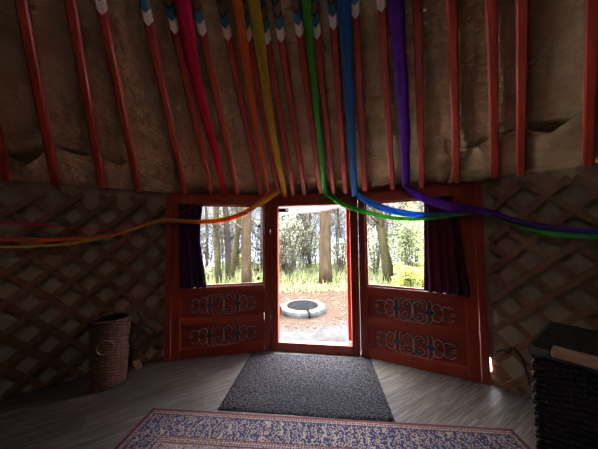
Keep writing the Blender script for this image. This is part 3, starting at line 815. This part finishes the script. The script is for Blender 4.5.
for (x, y) in ((0, 0), (HW, 0), (0, HD), (HW, HD)):
    m = MB(); m.tube([(x + .006 * math.cos(k * 1.1), y + .006 * math.sin(k * 1.1), HH * k / 60 + .008) for k in range(60)], .0065, 5)
    m.build('rim_lit_corner', M['wicker'], hm, True)  # paler wicker puts rim light on the weave ends into the colour

# ------------------------------------------------------------------ cords and block by the walls
def cord(name, ps, r, lab):
    m = MB(); m.tube(smooth_path(ps, 8), r, 6); tag(m.build(name, M['rope'], None, True), lab, 'cord', 'ropes on the lattice')
cord('rope', [wl(137, 312, .05), wl(143, 322, .06), wl(140, 333, .06), wl(136, 341, .05), wl(139, 330, .08), wl(146, 326, .07), wl(152, 329, .05), wl(156, 335, .05), wl(149, 338, .05), wl(141, 345, .06), wl(137, 352, .05)], .009, 'dark knotted rope hanging on the lattice between basket and red front')
cord('rope', [wl(497, 352, .05), wl(503, 350, .06), wl(509, 353, .07), wl(512, 348, .06), wl(518, 353, .06), wl(523, 362, .05), wl(527, 374, .05), wl(529, 384, .05)], .009, 'dark rope hanging low on the lattice beside the hamper')
bp_ = on_wall(140, 361, RAD - .075); bp_.z = .004
blk = MB().box((-.03, -.009, 0), (.03, .009, .095), .004).build('wooden_block', M['pale_wood']); blk.matrix_world = Matrix.Translation(bp_) @ Matrix.Rotation(.55, 4, 'Z') @ Matrix.Rotation(-.35, 4, 'Y')
tag(blk, 'small pale wooden offcut standing against the lattice right of the round basket', 'wood block')

# ------------------------------------------------------------------ outdoors
GZ = -.25
def gh(x, y):
    d = math.hypot(x, y)
    z = GZ + .05 * noise.noise(Vector((x * .5, y * .5, 0))) * min(1, max(0, (d - 3.6) / 2))
    if d > 13: z -= .22 * (d - 13)
    return max(z, -7)
mb = MB(); rows = []
rs = [0, 3.3, 3.6, 4] + [4.5 + .5 * k for k in range(24)] + [18, 22, 28, 36, 44, 60]
for r in rs: rows.append([Vector((r * math.sin(R_(a)), r * math.cos(R_(a)), gh(r * math.sin(R_(a)), r * math.cos(R_(a))))) for a in range(-180, 181, 3)])
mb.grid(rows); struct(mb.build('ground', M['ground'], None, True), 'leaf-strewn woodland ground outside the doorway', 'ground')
mb = MB(); mb.quad([(-600, 25, -6), (600, 25, -6), (600, 700, -6), (-600, 700, -6)]); struct(mb.build('lake', M['lake']), 'pale blue lake far beyond the trees', 'lake')
mb = MB(); rows = []
for j in range(5):
    rows.append([Vector((x, 420 + 30 * j, (-8 if j == 0 else (6 + 16 * math.sin(PI * j / 5) + 7 * noise.noise(Vector((x * .012, 0, 3))) + 3 * noise.noise(Vector((x * .05, 2, 3))))))) for x in range(-900, 901, 20)])
mb.grid(rows); struct(mb.build('hills', M['hill'], None, True), 'low blue hills beyond the lake', 'hills')

# unseen pale gravel beds, added to bounce daylight up onto the roof lining
M['gravel'] = noisy('bounce_gravel', (.36, .35, .33), (.62, .60, .57), 40, .95, .6, 60, spec=0)
for nm, x0, x1, y1, lab in (('bounce_bed', -4.2, -.62, 4.9, 'unseen pale gravel bed added under the left window to bounce daylight'), ('bounce_bed', 1.2, 4.6, 4.6, 'unseen pale gravel bed added under the right window to bounce daylight')):
    m = MB(); rows = []
    for j in range(13):
        row = []
        for k in range(25):
            x = x0 + (x1 - x0) * k / 24; dx = x - AX.x; y0 = AX.y + math.sqrt(max(.0, (RAD + .22) ** 2 - dx * dx)) if abs(dx) < RAD + .2 else AX.y
            y = y0 + (max(y1, y0 + .3) - y0) * j / 12
            row.append(Vector((x, y, GZ + .07 + .012 * noise.noise(Vector((x * 9, y * 9, 0))))))
        rows.append(row)
    m.grid(rows); tag(m.build(nm, M['gravel'], None, False, .05), lab, 'gravel', 'added bounce beds beside the tent', 'stuff')

# stone doorstep
ms = panel_mx(1); st = MB().box((-.15, .13, GZ - .05), (1.15, .62, -.04), .02).build('doorstep', M['stone']); st.matrix_world = ms
tag(st, 'pale stone doorstep just outside the threshold', 'doorstep')
# fire pit
fp = on_z(302.5, 304.3, GZ + .13); fp.z = GZ - .02
pit = empty('fire_pit', Matrix.Translation(fp), label='round pale stone fire pit with black bowl on the ground outside', cat='fire pit')
m = MB(); prof = [(.47, 0), (.475, .12), (.465, .19), (.44, .215), (.38, .222), (.325, .215), (.31, .18), (.31, .05)]
m.lathe(prof, 56)
for v in m.bm.verts: v.co.z *= .62
for v in m.bm.verts: v.co *= 1 + .035 * noise.noise(v.co * 5) + .015 * noise.noise(v.co * 15)
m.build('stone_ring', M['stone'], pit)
m = MB(); m.lathe([(.318, .12), (.314, .148), (.298, .142), (.27, .128), (.14, .122), (.01, .124)], 40); m.build('fire_bowl', M['ash'], pit, True)
m = MB(); m.tube([(.07, -.28, .145), (.10, -.42, .155), (.12, -.485, .13), (.125, -.50, .04)], .018, 6); m.build('bowl_handle', M['ash'], pit, True)
# log lying left of the pit
lp = on_z(272, 317, GZ); m = MB(); m.tube([(-.30, .02, .115), (-.1, 0, .12), (.16, -.01, .12)], [.105, .115, .11], 14); lg = m.build('log', M['log'], None, False); lg.matrix_world = Matrix.Translation(lp) @ Matrix.Rotation(-.5, 4, 'Z')
tag(lg, 'short orange brown log lying left of the fire pit', 'log')

# trees
def rvec(): return Vector((random.uniform(-1, 1), random.uniform(-1, 1), random.uniform(-1, 1)))
def branch(m, p, d, L, r, depth, up=.25):
    pts = [p.copy()]; rr = [r]; n = 6
    q = p.copy(); dd = d.normalized()
    for k in range(n):
        dd = (dd + rvec() * .22 + Vector((0, 0, up * .25))).normalized(); q = q + dd * (L / n); pts.append(q.copy()); rr.append(max(.004, r * (1 - .8 * (k + 1) / n)))
    m.tube(pts, rr, 4 if r < .03 else 6, cap=False)
    if depth > 0:
        for k in range(random.randint(3, 5)):
            i = random.randint(1, n); b = (dd + rvec() * 1.0).normalized()
            branch(m, pts[i], b, L * random.uniform(.4, .7), max(.004, rr[i] * .65), depth - 1, up)
def tree(base, top, r0, r1, label, mt='bark', nb=14, zlo=1.2, blen=1.6, group=None, depth=2, bend=.12):
    root = empty('tree', Matrix.Translation(base), label=label, cat='tree', group=group or 'trees outside the tent')
    d = top - base; n = 12; pts = []; side = Vector((random.uniform(-1, 1), random.uniform(-1, 1), 0))
    for k in range(n + 1):
        t = k / n; pts.append(d * t + side * bend * math.sin(PI * t * 1.5) + Vector((0, 0, -.15 if k == 0 else 0)))
    rr = [r0 + (r1 - r0) * (k / n) for k in range(n + 1)]; rr[0] = r0 * 1.12
    m = MB(); m.tube(pts, rr, 14); m.build('trunk', M[mt], root, True)
    m = MB(); few = nb <= 16
    for k in range(nb):
        t = random.uniform(zlo / d.length, 1); i = min(int(t * n), n - 1); p = pts[i].lerp(pts[i + 1], t * n - i)
        a_ = random.uniform(0, 2 * PI); b = Vector((math.cos(a_), math.sin(a_), random.uniform(-.1, .9)))
        branch(m, p, b, blen * random.uniform(.5, 1.2) * (1.1 - .5 * t), max(.010, rr[i] * .28), depth)
        if few: m.build('branch', M['twig'], root, True); m = MB()
    if not few: m.build('branches', M['twig'], root, True)
    return root
def gpt(x, depth):
    p = at_depth(x, 236, depth); p.z = gh(p.x, p.y); return p
random.seed(21)
def T(xb, xt, yt, dist, wpx, label, mt, nb=14, zlo=1.0, blen=1.5, wt=None, **kw):
    b = gpt(xb, dist); t = at_depth(xt, yt, dist); d = (t - b); f = (b.z * 0 + 6.5) / max(.5, t.z - b.z); top = b + d * f
    r = wpx / FPX * dist / 2
    return tree(b, top, r, r * (wt or .55), label, mt, nb, zlo, blen, **kw)
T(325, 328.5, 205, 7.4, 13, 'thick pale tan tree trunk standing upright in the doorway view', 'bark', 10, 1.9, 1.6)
T(219, 218, 208, 7.6, 6.5, 'left trunk of the pale tree pair seen in the left window', 'bark_moss', 12, 1.4, 1.5, .7)
T(229, 224, 210, 8.0, 6, 'grey trunk right of the pale one in the left window', 'bark_grey', 12, 1.4, 1.5, .7)
T(231, 243, 208, 7.7, 5.5, 'slim mossy trunk leaning right in the left window', 'bark_moss', 12, 1.6, 1.4, .7)
T(247, 250, 208, 7.0, 10, 'thick grey brown trunk at the right of the left window', 'bark', 10, 1.6, 1.4, .8)
T(388, 375, 205, 7.8, 10, 'mossy yellow trunk leaning left in the right window', 'bark_moss', 16, 1.5, 1.4, .7)
bg = [(283, 283, 9.5, 3.5, 'first'), (291, 294, 11, 3, 'second'), (300, 297, 12.5, 3, 'third'), (309, 311, 11, 2.5, 'fourth'), (336, 340, 10, 2.5, 'slim'), (344, 338, 12, 2.5, 'farther')]
labs = ['slim bare tree at the left edge of the doorway view', 'second slim bare tree from the left edge of the doorway view', 'distant bare tree in the middle of the doorway view', 'slim bare tree just left of the thick tan trunk', 'slim bare tree just right of the thick tan trunk', 'slim bare tree at the right edge of the doorway view']
for (xb, xt, dp, w, _), lb in zip(bg, labs): T(xb, xt, 210, dp, w, lb, 'bark_grey', 34, .4, 1.5, depth=3)
for xb, xt, dp, w, lb in ((207, 204, 10, 3, 'slim bare tree beside the curtain in the left window'), (238, 236, 12, 3, 'distant bare tree between the trunks in the left window'), (262, 263, 11, 3, 'slim bare tree behind the charm string in the left window'), (371, 369, 10, 3, 'slim bare tree at the left edge of the right window'), (402, 405, 12, 3.5, 'distant bare tree behind the green shrub in the right window'), (428, 432, 10, 4, 'bare tree behind the plum curtain edge')):
    T(xb, xt, 208, dp, w, lb, 'bark_grey', 34, .4, 1.5, depth=3)

def shrub(name, base, rx, ry, rz, cz, nleaf, size, m, label, cat='shrub', group=None, nst=14):
    root = empty(name, Matrix.Translation(base), label=label, cat=cat, group=group or 'leafy shrubs outside')
    st = MB(); lf_ = MB(); stems = []
    for k in range(nst):
        a_ = random.uniform(0, 2 * PI); e = Vector((rx * .8 * math.cos(a_) * random.random() ** .5, ry * .8 * math.sin(a_) * random.random() ** .5, cz + rz * random.uniform(-.2, .85)))
        st.tube([Vector((e.x * .15, e.y * .15, -.1)), Vector((e.x * .55, e.y * .55, e.z * .55)), e], [.022, .014, .005], 5, cap=False)
    st.build('stems', M['twig'], root, True)
    clumps = [Vector((random.gauss(0, .45), random.gauss(0, .45), random.gauss(0, .45))) for _ in range(max(8, nleaf // 60))]
    for k in range(nleaf):
        c = random.choice(clumps); u = c + rvec() * .28
        if u.length > 1.05: u = u.normalized() * 1.0
        p = Vector((u.x * rx, u.y * ry, cz + u.z * rz))
        if p.z < 0: p.z = abs(p.z) * .5
        a_ = rvec().normalized(); b_ = a_.orthogonal().normalized(); s = size * random.uniform(.6, 1.3)
        n_ = a_.cross(b_)
        lf_.bm.faces.new([lf_.bm.verts.new(q) for q in (p - a_ * s, p + b_ * s * .38 + n_ * s * .1, p + a_ * s, p - b_ * s * .38 + n_ * s * .1)])
    lf_.build('foliage', M[m], root)
    return root
def S(x, depth, wpx, ytop, nleaf, size, m, label, name='shrub', **kw):
    b = gpt(x, depth); hgt = at_depth(x, ytop, depth).z - b.z; rx = wpx / FPX * depth / 2
    return shrub(name, b, rx, rx * .8, hgt * .52, hgt * .5, nleaf, size, m, label, **kw)
S(412, 7.2, 44, 196, 5000, .05, 'lf_green', 'tall pale green shrub filling the right of the right window')
S(404, 5.6, 26, 262, 1800, .042, 'lf_yellow', 'low yellow green bush at the foot of the right window')
S(425, 5.4, 24, 255, 1600, .042, 'lf_yellow', 'low yellow green bush beside the plum curtain')
S(289, 9.2, 34, 212, 3200, .05, 'lf_grey', 'grey green shrub at the left of the doorway view')
S(309, 10.5, 26, 222, 2400, .05, 'lf_grey', 'smaller grey green shrub left of the thick tan trunk')
S(341, 9.5, 20, 240, 1200, .05, 'lf_grey', 'low grey green shrub right of the thick tan trunk')
S(375, 8.6, 22, 222, 1300, .045, 'lf_grey', 'green shrub left of the mossy leaning trunk')
S(240, 11, 30, 255, 1200, .05, 'lf_yellow', 'low yellowish bush between the trunks in the left window')
S(207, 8.5, 16, 262, 900, .045, 'lf_grey', 'low grey green bush beside the left window curtain')
def thicket(x, dist, wpx, ytop, nst, label):
    b = gpt(x, dist); hgt = at_depth(x, ytop, dist).z - b.z; rx = wpx / FPX * dist / 2
    root = empty('thicket', Matrix.Translation(b), label=label, cat='bare bush', group='bare bushes outside')
    for half in range(1):
        m = MB()
        for k in range(nst):
            p = Vector((random.uniform(-rx, rx), random.uniform(-rx, rx) * .6, -.1)); h_ = hgt * random.uniform(.6, 1.1)
            pts = [p.copy()]; d_ = Vector((random.uniform(-.35, .35), random.uniform(-.3, .3), 1)).normalized()
            for q in range(7):
                d_ = (d_ + rvec() * .14 + Vector((0, 0, .05))).normalized(); pts.append(pts[-1] + d_ * h_ / 7)
            m.tube(pts, [.016, .015, .014, .012, .011, .009, .008, .006], 4, cap=False)
            for q in range(2, 7):
                for w_ in range(3):
                    e = (d_ * .6 + rvec()).normalized(); l_ = h_ * random.uniform(.12, .32); p0 = pts[q]; p1 = p0 + e * l_ * .5; p2 = p1 + (e + rvec() * .4 + Vector((0, 0, .25))).normalized() * l_ * .5
                    m.tube([p0, p1, p2], [.008, .007, .005], 3, cap=False)
                    for z_ in range(2):
                        e2 = (e + rvec() * .8).normalized(); m.tube([p1, p1 + e2 * l_ * .4], [.006, .004], 3, cap=False)
        m.build('twigs', M['twig'], root)
for a_ in ((284, 8.6, 20, 208, 16, 'bare twiggy bush at the left of the doorway view behind the fire pit'), (304, 9.6, 26, 204, 20, 'bare twiggy bush in the middle of the doorway view'), (343, 8.4, 16, 212, 12, 'bare twiggy bush right of the thick tan trunk'), (212, 9.2, 22, 206, 16, 'bare twiggy bush behind the pale tree pair'), (240, 9.8, 26, 208, 18, 'bare twiggy bush between the trunks of the left window'), (260, 9.0, 16, 206, 12, 'bare twiggy bush behind the charm string'), (372, 9.4, 20, 204, 14, 'bare twiggy bush left of the mossy leaning trunk'), (398, 9.8, 26, 206, 18, 'bare twiggy bush right of the mossy leaning trunk')):
    thicket(*a_)
# long winter grass under the trees and fallen leaves: nobody could count them
m = MB()
for k in range(9000):
    x_, d_ = random.uniform(-7, 7.5), 6.3 + 6.2 * random.random() ** 1.4
    if abs(x_) > d_ * .75: continue
    z_ = gh(x_, d_); h_ = random.uniform(.12, .45) * (1.0 if d_ > 7.4 else .55); l_ = Vector((random.uniform(-.2, .2), random.uniform(-.2, .2), 0)); w_ = Vector((random.uniform(-1, 1), random.uniform(-1, 1), 0)).normalized() * .012
    p = Vector((x_, d_, z_ - .02))
    a1, b1 = m.bm.verts.new(p - w_), m.bm.verts.new(p + w_); a2, b2 = m.bm.verts.new(p + l_ * .4 + Vector((0, 0, h_ * .6)) - w_ * .7), m.bm.verts.new(p + l_ * .4 + Vector((0, 0, h_ * .6)) + w_ * .7); t2 = m.bm.verts.new(p + l_ + Vector((0, 0, h_)))
    m.bm.faces.new((a1, b1, b2, a2)); m.bm.faces.new((a2, b2, t2))
tag(m.build('winter_grass', M['grass']), 'pale green and straw grass growing under the trees beyond the fire pit', 'grass', kind='stuff')
m = MB()
for k in range(9000):
    x_, d_ = random.uniform(-5, 6), random.uniform(3.9, 9.5)
    if abs(x_) > d_ * .7: continue
    if (Vector((x_, d_, 0)) - Vector((fp.x, fp.y, 0))).length < .72: continue
    z_ = gh(x_, d_) + random.uniform(.004, .03); a_ = Vector((random.uniform(-1, 1), random.uniform(-1, 1), random.uniform(-.3, .3))).normalized(); b_ = Vector((-a_.y, a_.x, random.uniform(-.4, .4))).normalized(); s = random.uniform(.014, .034); p = Vector((x_, d_, z_))
    m.bm.faces.new([m.bm.verts.new(q) for q in (p - a_ * s, p + b_ * s * .6 + Vector((0, 0, .01)), p + a_ * s, p - b_ * s * .6 + Vector((0, 0, .008)))])
tag(m.build('fallen_leaves', M['lf_dead']), 'brown fallen leaves scattered around the fire pit', 'leaves', kind='stuff')

# ------------------------------------------------------------------ light
w = bpy.data.worlds.new('sky'); sc.world = w; w.use_nodes = True; nt = w.node_tree
bgn = nt.nodes['Background']; tc = nd(nt, 'ShaderNodeTexCoord'); mp = nd(nt, 'ShaderNodeMapping'); mp.inputs['Scale'].default_value = (1, 1, 2.4)
nt.links.new(tc.outputs['Generated'], mp.inputs['Vector'])
nz = nd(nt, 'ShaderNodeTexNoise'); nz.inputs['Scale'].default_value = 3.2; nz.inputs['Detail'].default_value = 5; nt.links.new(mp.outputs['Vector'], nz.inputs['Vector'])
rp = ramp(nt, [(.40, (.72, .82, 1.0)), (.60, (1, .975, .94))]); nt.links.new(nz.outputs['Fac'], rp.inputs['Fac'])
sz = nd(nt, 'ShaderNodeSeparateXYZ'); nt.links.new(tc.outputs['Generated'], sz.inputs[0])
nt.links.new(rp.outputs['Color'], bgn.inputs['Color'])              # overcast sky: brighter overhead than at the horizon
nt.links.new(math_n(nt, 'ADD', math_n(nt, 'MULTIPLY', math_n(nt, 'MAXIMUM', math_n(nt, 'SUBTRACT', sz.outputs['Z'], .16), 0.0), 88.0), .9), bgn.inputs['Strength'])
sun = bpy.data.lights.new('sun', 'SUN'); sun.energy = 10.0; sun.angle = R_(1.5); sun.color = (1, .94, .85)
so = bpy.data.objects.new('sun', sun); COL.objects.link(so); so.rotation_euler = Vector((.75, .35, -.62)).to_track_quat('-Z', 'Y').to_euler()
def portal(i, u0, u1, z0, z1):
    l = bpy.data.lights.new('daylight_portal', 'AREA'); l.shape = 'RECTANGLE'; l.size = u1 - u0; l.size_y = z1 - z0; l.cycles.is_portal = True
    o = bpy.data.objects.new('daylight_portal', l); COL.objects.link(o)
    mx = panel_mx(i); n = mx.to_3x3() @ Vector((0, 1, 0))
    u = mx.to_3x3() @ Vector((1, 0, 0)); z = Vector((0, 0, 1))
    o.matrix_world = frame_mx(mx @ Vector(((u0 + u1) / 2, .09, (z0 + z1) / 2)), u, z, u.cross(z))
l = bpy.data.lights.new('daylight_portal', 'AREA'); l.shape = 'DISK'; l.size = FILL_CROWN * 2.1; l.cycles.is_portal = True
o = bpy.data.objects.new('daylight_portal', l); COL.objects.link(o); o.location = (AX.x, AX.y, 3.91)
portal(0, .2, 1.06, .73, 1.67); portal(1, .07, .92, .08, 1.66); portal(2, .06, .92, .73, 1.67)

# ------------------------------------------------------------------ camera and view
cam = bpy.data.cameras.new('camera'); cam.sensor_width = 36; cam.sensor_fit = 'HORIZONTAL'; cam.lens = FPX / 598 * 36; cam.clip_start = .02; cam.clip_end = 2000
co = bpy.data.objects.new('camera', cam); COL.objects.link(co); co.matrix_world = frame_mx(Vector((0, 0, EYE)), RT, UP, -FW); sc.camera = co
sc.view_settings.view_transform = 'Standard'; sc.view_settings.look = 'None'; sc.view_settings.gamma = 1; sc.view_settings.use_curve_mapping = False
sc.view_settings.exposure = 0.6
sc.cycles.use_denoising = True; sc.cycles.max_bounces = 12; sc.cycles.diffuse_bounces = 8; sc.cycles.glossy_bounces = 4; sc.cycles.transparent_max_bounces = 16
sc.cycles.sample_clamp_indirect = 6
